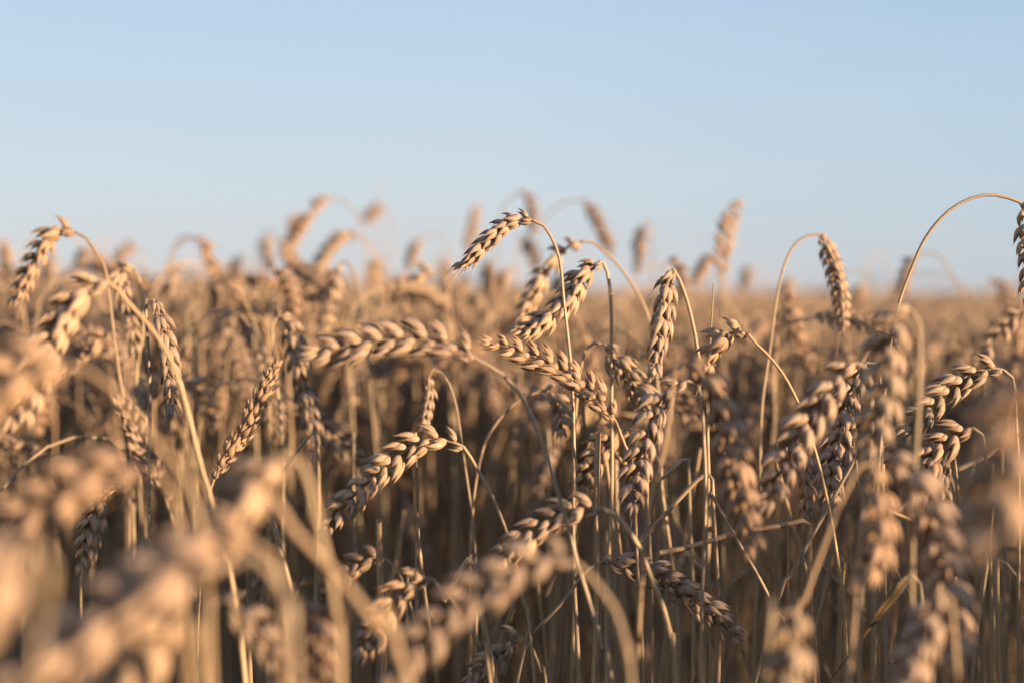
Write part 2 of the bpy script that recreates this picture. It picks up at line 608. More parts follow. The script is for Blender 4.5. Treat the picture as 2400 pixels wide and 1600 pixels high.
def plant(label, d, ear, stem, roll=0.0, w=1.0, fine=False, group=None, tip_d=0.0, foot_d=0.0, cat="wheat plant", rt=None, leaf=None, tight=1.0, whisk=None, name="wheat_plant"):
    """ear: photo points base to tip; stem: photo points ear base downwards; d metres from the camera."""
    N_PLANT[0] += 1
    global TONE
    r = random.Random(900 + N_PLANT[0])
    TONE = r.choice(TONES)
    ne = len(ear)
    if ear:
        epts = [at(u, v, d + tip_d * k / max(1, ne - 1)) for k, (u, v) in enumerate(ear)]
    spts = [at(u, v, d + foot_d * k / max(1, len(stem) - 1)) for k, (u, v) in enumerate(stem)]
    full = finish_stem(list(spts))
    Cs = catmull(full, 10)
    base = Cs[-1].copy()
    base[2] = ground_z(base[0])
    root = bpy.data.objects.new(name, None)
    root.empty_display_size = 0.05
    col.objects.link(root)
    root.location = base
    tag(root, label, cat, group)
    rt = rt or 0.00095 * w
    part("stem", stem_mesh(Cs, base, rt, rt + (0.0009 if ear else 0.0005), tint=r.random()), root)
    if ear:
        C = catmull(epts, 10)
        eb = C[0]
        mid = C[len(C) // 2]
        view = np.array(cam.location) - mid
        view = view / np.linalg.norm(view)
        if fine:
            E, mats = ear_layout(C - eb, w, view, math.radians(roll), r, tight, roll > 45)
            mb = MB()
            tube(mb, E[::4], 0.0009 * w, 7, 0.4)
            Tt = tangents(E)[-1]
            for _ in range(whisk if whisk is not None else r.randrange(0, 3)):      # stiff awns at the ear's tip
                q = np.array([r.uniform(-1, 1) for _ in range(3)])
                a0 = E[-1 - r.randrange(0, 9)] + q * 0.002
                dv = Tt + 0.28 * q
                Lw = r.uniform(0.014, 0.026)
                ss = np.linspace(0, 1, 7)[:, None]
                tube(mb, a0 + dv * Lw * ss + q[::-1] * 0.0015 * ss ** 2, np.linspace(0.00028, 0.00006, 7), 5, 0.6)
            eo = part("ear", mb.mesh("ear", M_HUSK), root, eb - base)
            for M in mats:
                so = part("spikelet", SPK_ME[r.randrange(6)], eo)
                so.matrix_local = Matrix(M.tolist())
        else:
            me = mesh_from("ear", *ear_arrays(C - eb, w, view, math.radians(roll), r, 'mid'), M_HUSK)
            part("ear", me, root, eb - base)
    if leaf:
        for lf in leaf:
            lp = [at(u, v, d + dd) for u, v, dd in lf['pts']]
            C = catmull(lp, 8)
            a = blade_arrays(C - C[0], lf.get('w', 0.008), np.array([0.2, -1, 0.4]), r.random(), lf.get('tw', 1.0), lf.get('curl', .5))
            part("leaf", mesh_from("leaf", *a, M_LEAF), root, C[0] - base)
    return root


# ------------------------------------------------------------------ the plants one can tell apart, sharp ones first
# around the plane of focus
plant("wheat plant with pointed ear slanting down across the middle, the sharpest ear of all", 0.805,
      [(1444, 989), (1423, 958), (1386, 916), (1328, 872), (1236, 828), (1180, 810), (1141, 801)],
      [(1444, 989), (1455, 1018), (1468, 1052), (1481, 1080), (1492, 1200), (1500, 1400), (1506, 1600)], roll=8, w=0.92, fine=True, whisk=2, tip_d=0.004)
plant("wheat plant whose plump ear lies level like a braid above a long curving stem", 0.715,
      [(1118, 843), (1075, 812), (1010, 796), (940, 792), (870, 802), (800, 818), (728, 830)],
      [(1118, 843), (1150, 860), (1178, 880), (1231, 947), (1290, 1090), (1336, 1240), (1357, 1327), (1413, 1531), (1440, 1640)], roll=6, w=1.12, fine=True, tip_d=-0.004)
plant("tall wheat plant with whiskered ear slanting down against the sky above the braided ear", 0.825,
      [(1250, 517), (1222, 514), (1190, 524), (1150, 556), (1110, 598), (1080, 627)],
      [(1250, 517), (1270, 524), (1295, 561), (1314, 614), (1325, 706), (1337, 840), (1341, 974), (1345, 1200), (1352, 1500)], roll=68, w=0.95, fine=True, tight=.76, whisk=4, tip_d=0.01)
plant("wheat plant with soft ear hanging behind the stem of the tall whiskered ear", 0.98,
      [(1364, 566), (1325, 584), (1291, 622), (1260, 668), (1230, 729), (1208, 775)],
      [(1364, 566), (1385, 566), (1402, 576), (1451, 622), (1490, 679), (1513, 729), (1524, 780), (1540, 900), (1550, 1100)], roll=50, w=1.0, fine=True, tip_d=0.03)
plant("wheat plant with thick ruffled ear bent sharply off its upright stem, just behind focus", 0.87,
      [(1413, 614), (1390, 624), (1363, 649), (1337, 691), (1291, 737), (1250, 767), (1214, 785)],
      [(1413, 614), (1420, 626), (1425, 649), (1430, 687), (1434, 763), (1436, 916), (1432, 1100), (1426, 1400)], roll=62, w=1.15, fine=True, tight=.8, tip_d=-0.01)
plant("wheat plant with ruffled ear hanging straight down beside its stem against the horizon", 0.85,
      [(1578, 632), (1566, 655), (1560, 706), (1552, 763), (1541, 821), (1536, 880)],
      [(1578, 632), (1588, 646), (1598, 668), (1612, 706), (1627, 763), (1637, 820), (1652, 960), (1660, 1200), (1664, 1500)], roll=82, w=1.18, fine=True, tight=.8, whisk=0, tip_d=0.005)
plant("wheat plant with thin stem arched against the sky, narrow ear hanging from its end", 0.93,
      [(1918, 549), (1930, 565), (1941, 595), (1955, 637), (1970, 698), (1977, 768)],
      [(1918, 549), (1891, 553), (1864, 572), (1841, 614), (1826, 664), (1814, 725), (1803, 821), (1791, 916), (1786, 997), (1776, 1300), (1770, 1550)], roll=48, w=0.86, fine=True, tight=.78, whisk=3, tip_d=0.01)
plant("tallest wheat plant, long bare stem arching high over the sky to the picture edge", 0.80,
      [(2390, 474), (2404, 505), (2412, 560), (2416, 640), (2416, 700)],
      [(2390, 474), (2357, 463), (2308, 457), (2250, 477), (2204, 515), (2166, 568), (2136, 637), (2109, 706), (2088, 790), (2072, 900), (2060, 1100), (2050, 1400)], roll=30, w=0.9, fine=True, tight=.9, rt=0.0009)
plant("wheat plant with few grey-green spikelets, its stem arching across a lit upright stalk", 0.795,
      [(1753, 783), (1728, 776), (1700, 786), (1676, 806), (1660, 838), (1652, 880), (1650, 930)],
      [(1753, 783), (1772, 806), (1803, 836), (1837, 878), (1868, 932), (1892, 985), (1918, 1071), (1939, 1173), (1965, 1350), (1985, 1531)], roll=20, w=0.88, fine=True, tight=1.3, tip_d=0.03)
plant("wheat plant with crisp braided ear sloping down behind a thick out-of-focus stalk", 0.815,
      [(2352, 867), (2326, 862), (2296, 868), (2262, 884), (2227, 912), (2189, 940), (2155, 970), (2120, 1005)],
      [(2352, 867), (2368, 876), (2378, 905), (2382, 1000), (2386, 1200), (2390, 1500)], roll=5, w=1.02, fine=True)
plant("wheat plant with short crisp ear below the sloping braided one, grains split open", 0.80,
      [(2280, 1002), (2252, 1010), (2231, 1024), (2196, 1046), (2176, 1080), (2166, 1120)],
      [(2280, 1002), (2296, 1008), (2306, 1030), (2312, 1100), (2318, 1300), (2325, 1560)], roll=10, w=1.02, fine=True)
plant("wheat plant with small spiky ear hanging upside down under the short crisp ear", 0.86,
      [(2216, 1072), (2214, 1106), (2212, 1140), (2216, 1172), (2223, 1212)],
      [(2216, 1072), (2219, 1058), (2228, 1052), (2236, 1070), (2244, 1150), (2252, 1300), (2262, 1560)], roll=88, w=0.86, fine=True)
plant("wheat plant with glossy half-shadowed ear hanging vertically between two blurred ears", 0.83,
      [(2030, 850), (2015, 868), (1998, 905), (1982, 950), (1966, 1015), (1953, 1080), (1948, 1134), (1947, 1190)],
      [(2030, 850), (2046, 846), (2058, 862), (2064, 930), (2068, 1100), (2075, 1500)], roll=18, w=1.05, fine=True)
plant("wheat plant with curving ear, grains bright along one side and grey on the other", 0.70,
      [(2006, 850), (1980, 862), (1948, 905), (1918, 950), (1893, 985), (1864, 1030), (1838, 1082), (1818, 1140), (1797, 1190)],
      [(2006, 850), (2024, 852), (2036, 872), (2042, 930), (2036, 1100), (2020, 1500)], roll=25, w=1.05, fine=True, tip_d=-0.01)
plant("wheat plant with narrow ear hanging edge-on beside the sunlit curving ear", 0.86,
      [(1868, 1035), (1880, 1075), (1888, 1120), (1893, 1165), (1888, 1222)],
      [(1868, 1035), (1858, 1018), (1846, 1022), (1842, 1060), (1846, 1200), (1850, 1500)], roll=80, w=0.85, fine=True)
plant("wheat plant with slim ear curving down over dark stalks from a sunlit sloping stem", 0.785,
      [(1086, 1046), (1059, 1034), (1021, 1028), (980, 1037), (937, 1065), (898, 1098), (860, 1130), (822, 1168), (791, 1205), (768, 1245)],
      [(1086, 1046), (1099, 1064), (1116, 1092), (1151, 1153), (1174, 1203), (1197, 1275), (1222, 1400), (1250, 1570)], roll=0, w=0.96, fine=True)
plant("wheat plant with small ear bent over between two thick blurred stalks near the bottom", 0.90,
      [(906, 1310), (883, 1304), (852, 1314), (822, 1337), (795, 1365), (772, 1396), (742, 1424)],
      [(906, 1310), (918, 1320), (932, 1338), (944, 1367), (963, 1425), (985, 1500), (1000, 1600)], roll=15, w=0.9, fine=True)
plant("wheat plant with plump nodding ear low down beside the large blurred lower ear", 0.72,
      [(1010, 1354), (983, 1358), (952, 1373), (925, 1404), (898, 1444), (868, 1490), (845, 1536)],
      [(1010, 1354), (1030, 1374), (1052, 1398), (1090, 1450), (1130, 1530), (1150, 1620)], roll=10, w=0.95, fine=True, tip_d=-0.02)
plant("wheat plant with ear curving left under the sloping lit stem, thick stalk splaying below", 0.74,
      [(1412, 1192), (1380, 1188), (1350, 1193), (1314, 1207), (1268, 1230), (1230, 1260), (1196, 1288), (1160, 1325)],
      [(1412, 1192), (1444, 1207), (1471, 1241), (1498, 1283), (1513, 1325), (1532, 1375), (1551, 1421), (1578, 1516), (1590, 1600)], roll=22, w=1.0, fine=True, rt=0.0014)
plant("wheat plant with little shaded ear nodding at the bottom edge of the picture", 0.86,
      [(1232, 1499), (1211, 1493), (1192, 1507), (1172, 1535), (1138, 1562), (1105, 1592)],
      [(1232, 1499), (1244, 1512), (1256, 1540), (1272, 1590), (1284, 1650)], roll=12, w=0.95, fine=True)
plant("wheat plant with smooth olive ear pointing down and outward among dark lower stalks", 0.82,
      [(1405, 1318), (1433, 1318), (1483, 1331), (1532, 1345), (1586, 1375), (1636, 1409), (1685, 1452), (1728, 1492)],
      [(1405, 1318), (1386, 1326), (1362, 1352), (1320, 1410), (1280, 1455), (1245, 1492), (1220, 1560)], roll=35, w=0.98, fine=True)
plant("wheat plant with flat-sided ear hanging beside the tip end of the sharpest ear's stem", 0.765,
      [(1612, 892), (1590, 900), (1566, 914), (1543, 945), (1524, 988), (1510, 1040), (1497, 1096), (1488, 1140), (1486, 1190)],
      [(1612, 892), (1630, 896), (1642, 920), (1648, 1000), (1650, 1200), (1648, 1500)], roll=12, w=1.0, fine=True)
plant("wheat plant with crisp shaded ear ending in a fine awn, low behind crossing stems", 0.88,
      [(1484, 1004), (1460, 1008), (1430, 1026), (1402, 1060), (1382, 1098), (1366, 1134), (1352, 1166)],
      [(1484, 1004), (1500, 1008), (1512, 1030), (1518, 1100), (1522, 1300), (1528, 1560)], roll=15, w=0.98, fine=True)
plant("wheat plant with golden ear hanging inside a tight loop of its own dry stem", 0.89,
      [(1415, 806), (1432, 828), (1455, 856), (1478, 888), (1500, 920), (1518, 952)],
      [(1415, 806), (1400, 800), (1384, 808), (1368, 826), (1362, 859), (1356, 900), (1350, 1000), (1346, 1300)], roll=40, w=1.05, fine=True)
plant("wheat plant with shrivelled thin ear on a hairpin-bent grey stem", 0.90,
      [(1005, 884), (1007, 915), (1004, 945), (998, 975), (990, 1010)],
      [(1005, 884), (1009, 868), (1022, 863), (1040, 878), (1059, 913), (1076, 974), (1092, 1090), (1108, 1250), (1118, 1500)], roll=70, w=0.66, fine=True)
plant("wheat plant with stubby grey ear and sideways stem arching under the sharpest ear", 0.91,
      [(1272, 914), (1290, 920), (1306, 944), (1314, 975), (1318, 1010)],
      [(1272, 914), (1255, 920), (1228, 930), (1197, 952), (1157, 997), (1128, 1060), (1110, 1200), (1100, 1500)], roll=20, w=0.9, fine=True)
plant("wheat plant with heavy ear nodding over the long sloping stem, spikelets flared and sunlit", 0.69,
      [(254, 662), (236, 664), (206, 674), (172, 704), (145, 745), (122, 790), (99, 832), (78, 890), (58, 945), (34, 997)],
      [(254, 662), (268, 664), (287, 695), (325, 737), (356, 775), (390, 832), (417, 897), (444, 985), (474, 1092), (501, 1176), (530, 1310), (560, 1500)], roll=38, w=1.12, fine=True, tip_d=-0.02)
plant("wheat plant with ear hanging edge-on in stacked tiers, crossed by the long sloping stem", 0.86,
      [(360, 702), (374, 740), (385, 785), (394, 830), (400, 880), (404, 935), (404, 980)],
      [(360, 702), (354, 692), (346, 694), (342, 720), (344, 800), (350, 1000), (356, 1400)], roll=85, w=1.08, fine=True, tight=.9, whisk=0)
plant("wheat plant with upright ear leaning out, point upward, grey edge towards the viewer", 0.80,
      [(503, 1120), (522, 1085), (545, 1050), (572, 1010), (597, 960), (622, 905), (644, 850)],
      [(503, 1120), (490, 1155), (480, 1190), (473, 1240), (468, 1400), (466, 1600)], roll=60, w=0.74, fine=True)
plant("wheat plant with wide soft ear draped downward left of the braided ear's tip", 0.97,
      [(648, 742), (660, 735), (674, 748), (686, 790), (696, 840), (707, 890), (720, 943), (732, 1000), (734, 1080)],
      [(648, 742), (640, 756), (640, 800), (650, 900), (660, 1100), (668, 1400)], roll=60, w=1.05, fine=True)
plant("wheat plant with bright beaded ear curving down from a stem rising over the horizon", 0.95,
      [(180, 546), (160, 538), (140, 537), (119, 553), (96, 587), (73, 626), (57, 662), (42, 705)],
      [(180, 546), (196, 553), (212, 573), (230, 603), (245, 632), (254, 691), (268, 783), (283, 878), (292, 960), (300, 1200), (306, 1500)], roll=30, w=1.0, fine=True)
plant("wheat plant with crumpled orange ear tucked behind the nodding sunlit ear", 0.98,
      [(316, 634), (300, 628), (284, 640), (290, 680), (302, 730), (312, 780), (318, 830)],
      [(316, 634), (327, 655), (332, 690), (335, 740), (335, 775), (322, 840), (316, 950), (312, 1300)], roll=75, w=1.0, fine=True)
plant("wheat plant with small shaded cluster ear crossed by two thin lit stems", 1.06,
      [(338, 880), (336, 905), (334, 930), (332, 960)],
      [(338, 880), (334, 868), (326, 872), (322, 900), (324, 1000), (330, 1300)], roll=75, w=1.0)
plant("wheat plant with ear drooping away from the long sloping stem, half in shade", 1.06,
      [(418, 880), (436, 890), (455, 903), (472, 922), (490, 948), (506, 990)],
      [(418, 880), (408, 884), (404, 900), (406, 1000), (412, 1200), (418, 1500)], roll=30, w=1.0)
plant("wheat plant with loose ear under the flared nodding ear, beads of light along it", 1.02,
      [(262, 780), (240, 790), (207, 813), (180, 830), (156, 850), (140, 880)],
      [(262, 780), (278, 790), (288, 830), (292, 900), (296, 1200)], roll=20, w=0.95)
plant("wheat plant with small shaded ear low down behind the blurred left-edge ears", 0.86,
      [(214, 1170), (232, 1150), (250, 1152), (232, 1182), (218, 1225), (206, 1275), (194, 1330)],
      [(214, 1170), (200, 1200), (196, 1300), (192, 1500)], roll=20, w=0.92, fine=True)
plant("bare thin straw standing straight up like a needle in front of the horizon", 0.85,
      [], [(1673, 664), (1669, 720), (1665, 800), (1664, 900), (1662, 1200)], rt=0.0005, cat="straw", name="wheat_straw")
plant("broken wheat straw folded over level near the dark stalks, pale and ribbed", 0.83,
      [], [(1546, 1294), (1600, 1284), (1655, 1270), (1720, 1247), (1770, 1239), (1830, 1230), (1886, 1217), (1894, 1222), (1896, 1260), (1900, 1350), (1908, 1560)], rt=0.0015, cat="straw", name="wheat_straw")
plant("broken wheat straw kinked at a brown joint, lower half slanting down and back", 0.83,
      [], [(1500, 1268), (1540, 1225), (1590, 1172), (1640, 1122), (1664, 1108), (1672, 1112), (1674, 1200), (1680, 1400), (1684, 1600)], rt=0.0013, cat="straw", name="wheat_straw")
plant("blurred wheat straw with long strap leaf slanting down from its bent top", 0.72,
      [], [(2136, 1345), (2150, 1352), (2158, 1400), (2166, 1600)], rt=0.0013, cat="straw", name="wheat_straw",
      leaf=[dict(pts=[(2136, 1345, 0), (2085, 1400, 0), (2020, 1490, .02), (1940, 1600, .04)], w=0.0055, tw=2.2)])
plant("pale dry wheat leaf standing folded on a bare straw below the golden looped ear", 0.90,
      [], [(1392, 960), (1394, 1000), (1396, 1100), (1398, 1500)], rt=0.001, cat="straw", name="wheat_straw",
      leaf=[dict(pts=[(1392, 940, 0), (1380, 985, -.004), (1368, 1040, -.006), (1354, 1100, 0)], w=0.0125, tw=.3, curl=.25)])

# nearer than the focus: large and soft
G_NEAR = "soft ears close to the camera"
plant("blurred wheat plant with grey ear hanging just beyond the sharpest ear's stem end", 0.66,
      [(1604, 846), (1636, 866), (1664, 910), (1692, 975), (1712, 1050), (1730, 1130), (1748, 1210), (1766, 1290)],
      [(1604, 846), (1590, 850), (1580, 880), (1570, 960), (1552, 1060), (1525, 1191), (1512, 1306), (1498, 1500), (1490, 1640)], roll=50, w=1.1, group=G_NEAR)
plant("blurred wheat plant with stout ear hanging beside its straight amber stem over the horizon", 0.62,
      [(2136, 726), (2112, 724), (2094, 765), (2080, 813), (2074, 870), (2064, 935), (2050, 1000), (2040, 1060)],
      [(2136, 726), (2147, 734), (2153, 760), (2155, 830), (2154, 900), (2153, 974), (2150, 1060), (2140, 1300), (2130, 1600)], roll=40, w=1.1, group=G_NEAR)
plant("blurred wheat plant with ridged ear bowing down below the stout hanging ear", 0.6,
      [(2078, 1066), (2108, 1090), (2140, 1130), (2172, 1191), (2198, 1260), (2214, 1325), (2224, 1402), (2236, 1478), (2244, 1545)],
      [(2078, 1066), (2060, 1068), (2046, 1090), (2030, 1160), (2010, 1300), (1996, 1600)], roll=40, w=1.2, group=G_NEAR)
plant("blurred wheat plant with lit golden ear tip, beside the ridged bowing ear", 0.6,
      [(2045, 1085), (2052, 1130), (2060, 1185), (2062, 1245), (2048, 1310), (2022, 1365)],
      [(2045, 1085), (2036, 1076), (2016, 1090), (1992, 1130), (1960, 1200), (1925, 1300), (1886, 1425), (1850, 1600)], roll=60, w=1.05, group=G_NEAR)
plant("blurred wheat plant with pale ear at the bottom edge below the ridged bowing ear", 0.55,
      [(2200, 1380), (2185, 1420), (2165, 1475), (2142, 1540), (2118, 1600)],
      [(2200, 1380), (2214, 1378), (2226, 1420), (2240, 1600)], roll=30, w=0.95, group=G_NEAR)
plant("large blurred wheat plant with ear filling the picture edge above the ridged bowing ear", 0.41,
      [(2420, 850), (2402, 900), (2380, 990), (2356, 1080), (2330, 1170), (2305, 1260)],
      [(2420, 850), (2440, 850), (2460, 900), (2480, 1100), (2500, 1500)], roll=30, w=1.25, group=G_NEAR)
plant("blurred wheat plant with short blunt sunlit ear end standing at the bottom edge", 0.53,
      [(1866, 1425), (1862, 1470), (1854, 1520), (1842, 1580), (1826, 1660), (1812, 1740)],
      [(1866, 1425), (1850, 1424), (1826, 1440), (1810, 1480), (1800, 1600)], roll=40, w=1.15, group=G_NEAR)
plant("blurred wheat plant with big ear sweeping down across the bottom middle, stem bending over", 0.52,
      [(1350, 1322), (1308, 1302), (1231, 1321), (1155, 1363), (1078, 1410), (1013, 1471), (956, 1536), (915, 1600)],
      [(1350, 1322), (1382, 1348), (1412, 1384), (1444, 1432), (1465, 1497), (1478, 1574), (1490, 1680)], roll=10, w=1, group=G_NEAR)
plant("blurred wheat plant with bright rounded ear at the left edge, thick stem curving down", 0.47,
      [(165, 858), (115, 853), (57, 872), (0, 905), (-60, 960), (-110, 1040)],
      [(165, 858), (191, 861), (230, 886), (287, 936), (329, 997), (383, 1060), (421, 1110), (451, 1180), (467, 1240), (490, 1400), (505, 1620)], roll=20, w=1.25, rt=0.001, group=G_NEAR)
plant("blurred wheat plant with ear crossing low under the rounded left-edge ear", 0.48,
      [(335, 1092), (287, 1096), (210, 1118), (134, 1168), (57, 1216), (-10, 1270)],
      [(335, 1092), (360, 1098), (390, 1130), (415, 1200), (430, 1300), (440, 1500)], roll=20, w=1.25, rt=0.0009, group=G_NEAR)
plant("nearest wheat plant, a huge soft ear at the lower left edge", 0.33,
      [(80, 1270), (50, 1290), (0, 1340), (-60, 1410), (-140, 1500)],
      [(80, 1270), (105, 1280), (118, 1330), (110, 1450), (90, 1650)], roll=20, w=1.15, rt=0.0007, group=G_NEAR)
plant("blurred wheat plant with long pinkish ear crossing the lower left corner", 0.41,
      [(540, 1322), (500, 1312), (421, 1340), (325, 1394), (230, 1455), (134, 1520), (40, 1590)],
      [(540, 1322), (580, 1300), (610, 1310), (648, 1360), (672, 1420), (690, 1500), (705, 1640)], roll=30, w=1.25, group=G_NEAR, rt=0.0011)
plant("blurred wheat plant with wide bent ear lying just over the long pinkish one", 0.43,
      [(598, 1275), (560, 1258), (500, 1262), (430, 1292), (350, 1345), (275, 1400)],
      [(598, 1275), (630, 1290), (655, 1350), (668, 1450), (676, 1650)], roll=40, w=1.05, rt=0.0008, group=G_NEAR)
plant("blurred wheat plant with second ear below the long pinkish one in the corner", 0.45,
      [(420, 1448), (385, 1475), (344, 1520), (287, 1578), (240, 1640)],
      [(420, 1448), (440, 1440), (455, 1470), (462, 1540), (466, 1660)], roll=20, w=1.2, rt=0.0008, group=G_NEAR)
plant("blurred wheat plant with amber ear hooked over above the long pinkish ear", 0.49,
      [(664, 1072), (645, 1085), (605, 1122), (562, 1172), (524, 1232), (495, 1300)],
      [(664, 1072), (690, 1070), (712, 1096), (735, 1160), (750, 1240), (768, 1320), (780, 1400), (790, 1520), (800, 1660)], roll=50, w=1.25, group=G_NEAR)
plant("blurred bare wheat straw leaning diagonally from the hooked amber ear to the bottom", 0.46,
      [], [(632, 1158), (660, 1195), (696, 1249), (791, 1344), (849, 1421), (898, 1497), (960, 1620)], rt=0.0013, cat="straw", group=G_NEAR, name="wheat_straw")
plant("blurred wheat plant with ear slanting down between the pinkish ear and leaning straw", 0.55,
      [(520, 1400), (545, 1415), (580, 1450), (620, 1500), (660, 1560), (690, 1620)],
      [(520, 1400), (505, 1395), (492, 1420), (486, 1500), (482, 1640)], roll=30, w=0.9, rt=0.0008, group=G_NEAR)
plant("blurred wheat plant with stubby vertical ear between the leaning straw and plump nodding ear", 0.56,
      [(722, 1405), (735, 1440), (742, 1490), (744, 1550), (742, 1610)],
      [(722, 1405), (712, 1398), (702, 1420), (698, 1500), (694, 1640)], roll=40, w=0.85, rt=0.0008, group=G_NEAR)

# beyond the focus, standing up over the horizon
G_SKY = "blurred ears standing over the horizon"
plant("soft wheat ear curving down from a faint arch beside a dark upright tip", 1.5,
      [(776, 462), (757, 470), (728, 495), (703, 534), (684, 570), (672, 600)],
      [(776, 462), (810, 476), (833, 503), (849, 534), (862, 610), (870, 760)], roll=40, w=0.95, group=G_SKY)
plant("dark wheat ear tip standing upright just beside the highest left arching ear", 1.65,
      [(676, 630), (680, 590), (684, 550), (690, 506)], [(676, 630), (674, 700), (672, 850)], roll=60, w=0.95, group=G_SKY)
plant("stout lit wheat ear leaning up below the dark upright tip", 1.45,
      [(706, 650), (694, 628), (682, 606), (672, 585)], [(706, 650), (712, 690), (714, 800)], roll=30, w=1.05, group=G_SKY)
plant("soft wheat plant with long orange ear sloping from a bent stem, over the horizon", 1.38,
      [(846, 556), (814, 552), (785, 568), (762, 596), (745, 628), (730, 658), (718, 690)],
      [(846, 556), (866, 570), (878, 600), (886, 660), (892, 800)], roll=40, w=0.95, group=G_SKY)
plant("small pale wheat ear floating alone against the sky beside a needle-thin straw", 2.0,
      [(904, 488), (888, 492), (872, 502), (858, 514)], [(904, 488), (914, 494), (918, 540), (914, 680)], roll=30, w=1.1, group=G_SKY)
plant("thinnest straw in the field, reaching higher than the pale floating ear", 1.8,
      [], [(891, 425), (888, 480), (884, 540), (880, 640), (876, 800)], rt=0.0007, cat="straw", group=G_SKY, name="wheat_straw")
plant("soft wheat plant with short ear under a faint round stem arch against the sky", 1.75,
      [(992, 554), (978, 572), (966, 600), (960, 630)], [(992, 554), (1010, 549), (1030, 552), (1050, 575), (1066, 620), (1076, 720)], roll=40, w=0.95, group=G_SKY)
plant("brown wheat ear standing upright behind the drooping tip of the tall whiskered ear", 1.75,
      [(1096, 600), (1102, 565), (1110, 525), (1117, 484)], [(1096, 600), (1092, 660), (1090, 800)], roll=40, w=1.0, group=G_SKY)
plant("highest blurred wheat ear, hanging from a thin arch behind the whiskered ear's bend", 1.55,
      [(1218, 452), (1234, 458), (1244, 475), (1250, 510), (1250, 545)], [(1218, 452), (1200, 462), (1184, 482), (1172, 507), (1164, 580), (1160, 720)], roll=40, w=0.95, group=G_SKY)
plant("blurred wheat ear slanting down just under the highest blurred ear", 1.6,
      [(1226, 552), (1236, 570), (1248, 594), (1262, 622)], [(1226, 552), (1220, 548), (1214, 570), (1210, 700)], roll=40, w=1.0, group=G_SKY)
plant("soft wheat plant whose faint stem arches to an ear dropping steeply to dark spikelets", 1.55,
      [(1362, 470), (1376, 480), (1398, 512), (1412, 545), (1424, 570), (1436, 592)], [(1362, 470), (1340, 470), (1306, 484), (1275, 515), (1250, 580), (1236, 720)], roll=40, w=0.95, group=G_SKY)
plant("pinkish wheat ear hanging upright and alone against the sky above the ruffled hanging ear", 1.5,
      [(1511, 522), (1506, 545), (1500, 575), (1496, 628)], [(1511, 522), (1518, 516), (1526, 530), (1532, 620), (1536, 760)], roll=45, w=1.0, group=G_SKY)
plant("bright wheat ear standing tall with its tip leaning, between arching stem and needle straw", 1.30,
      [(1692, 655), (1693, 610), (1697, 570), (1706, 526), (1728, 478)], [(1692, 655), (1694, 700), (1698, 850)], roll=20, w=1.05, group=G_SKY)
plant("dark wheat ear drooping from the foot of the bright tall ear", 1.5,
      [(1676, 594), (1660, 610), (1645, 632), (1630, 662)], [(1676, 594), (1688, 590), (1698, 620), (1702, 760)], roll=50, w=0.95, group=G_SKY)
plant("dark wheat tip just behind the bent top of the ruffled hanging ear", 1.25,
      [(1566, 614), (1580, 614), (1592, 630), (1600, 660), (1604, 700)], [(1566, 614), (1556, 622), (1552, 660), (1552, 800)], roll=60, w=0.9, group=G_SKY)
plant("soft wheat plant with shaggy ear sloping below the narrow ear on the thin arch", 1.14,
      [(1842, 690), (1850, 702), (1857, 744), (1868, 786), (1883, 820), (1906, 862)], [(1842, 690), (1830, 690), (1822, 710), (1818, 800), (1812, 1000)], roll=70, w=1.05, group=G_SKY)
plant("faint wheat plant arched behind the tallest stem, ear hidden along it", 1.35,
      [(2150, 600), (2136, 612), (2122, 648), (2112, 690)], [(2150, 600), (2172, 590), (2200, 600), (2227, 637), (2258, 698), (2289, 783), (2310, 900)], roll=60, w=0.9, group=G_SKY)
plant("dark blurred wheat ear nodding over the horizon near the picture edge", 1.6,
      [(2318, 664), (2334, 660), (2350, 676), (2362, 710), (2370, 750)], [(2318, 664), (2310, 672), (2306, 720), (2304, 850)], roll=50, w=1.0, group=G_SKY)
plant("beaded wheat ear sloping down from the picture edge above the crisp braided ear", 1.02,
      [(2404, 728), (2375, 745), (2348, 775), (2325, 803), (2304, 832), (2286, 855)], [(2404, 728), (2420, 730), (2430, 790), (2440, 1000)], roll=10, w=0.9, group=G_SKY)
plant("grey wheat ear hooked over on the left horizon, faint stem arching beside it", 1.4,
      [(460, 558), (476, 566), (490, 597), (501, 632), (506, 672)], [(460, 558), (440, 562), (418, 577), (394, 614), (378, 690), (368, 800)], roll=60, w=0.95, group=G_SKY)
plant("soft wheat plant arched over like a croquet hoop, ear hanging inside the left horizon", 1.2,
      [(628, 626), (645, 630), (666, 652), (680, 682), (688, 715), (686, 750)], [(628, 626), (608, 645), (590, 676), (570, 716), (545, 790), (530, 900)], roll=35, w=0.88, group=G_SKY)
plant("dark short wheat ear upright on the horizon left of the dark upright tip", 1.8,
      [(630, 640), (628, 612), (626, 588), (627, 560)], [(630, 640), (632, 700), (634, 800)], roll=60, w=1.0, group=G_SKY)
plant("dark drooping wheat ear cluster under the long orange ear", 1.15,
      [(795, 618), (786, 640), (776, 690), (766, 735), (758, 780)], [(795, 618), (806, 612), (822, 622), (840, 680), (856, 760), (870, 900)], roll=60, w=1.0, group=G_SKY)
plant("soft wheat ear slumped below the faint round stem arch", 1.28,
      [(1021, 638), (1000, 636), (978, 655), (960, 690), (944, 726)], [(1021, 638), (1036, 640), (1048, 665), (1054, 750), (1058, 900)], roll=50, w=1.0, group=G_SKY)
plant("faint wheat ear leaning from the left horizon toward the beaded ear", 1.75,
      [(322, 580), (304, 582), (288, 596), (272, 620)], [(322, 580), (334, 590), (338, 640), (340, 760)], roll=40, w=1.0, group=G_SKY)

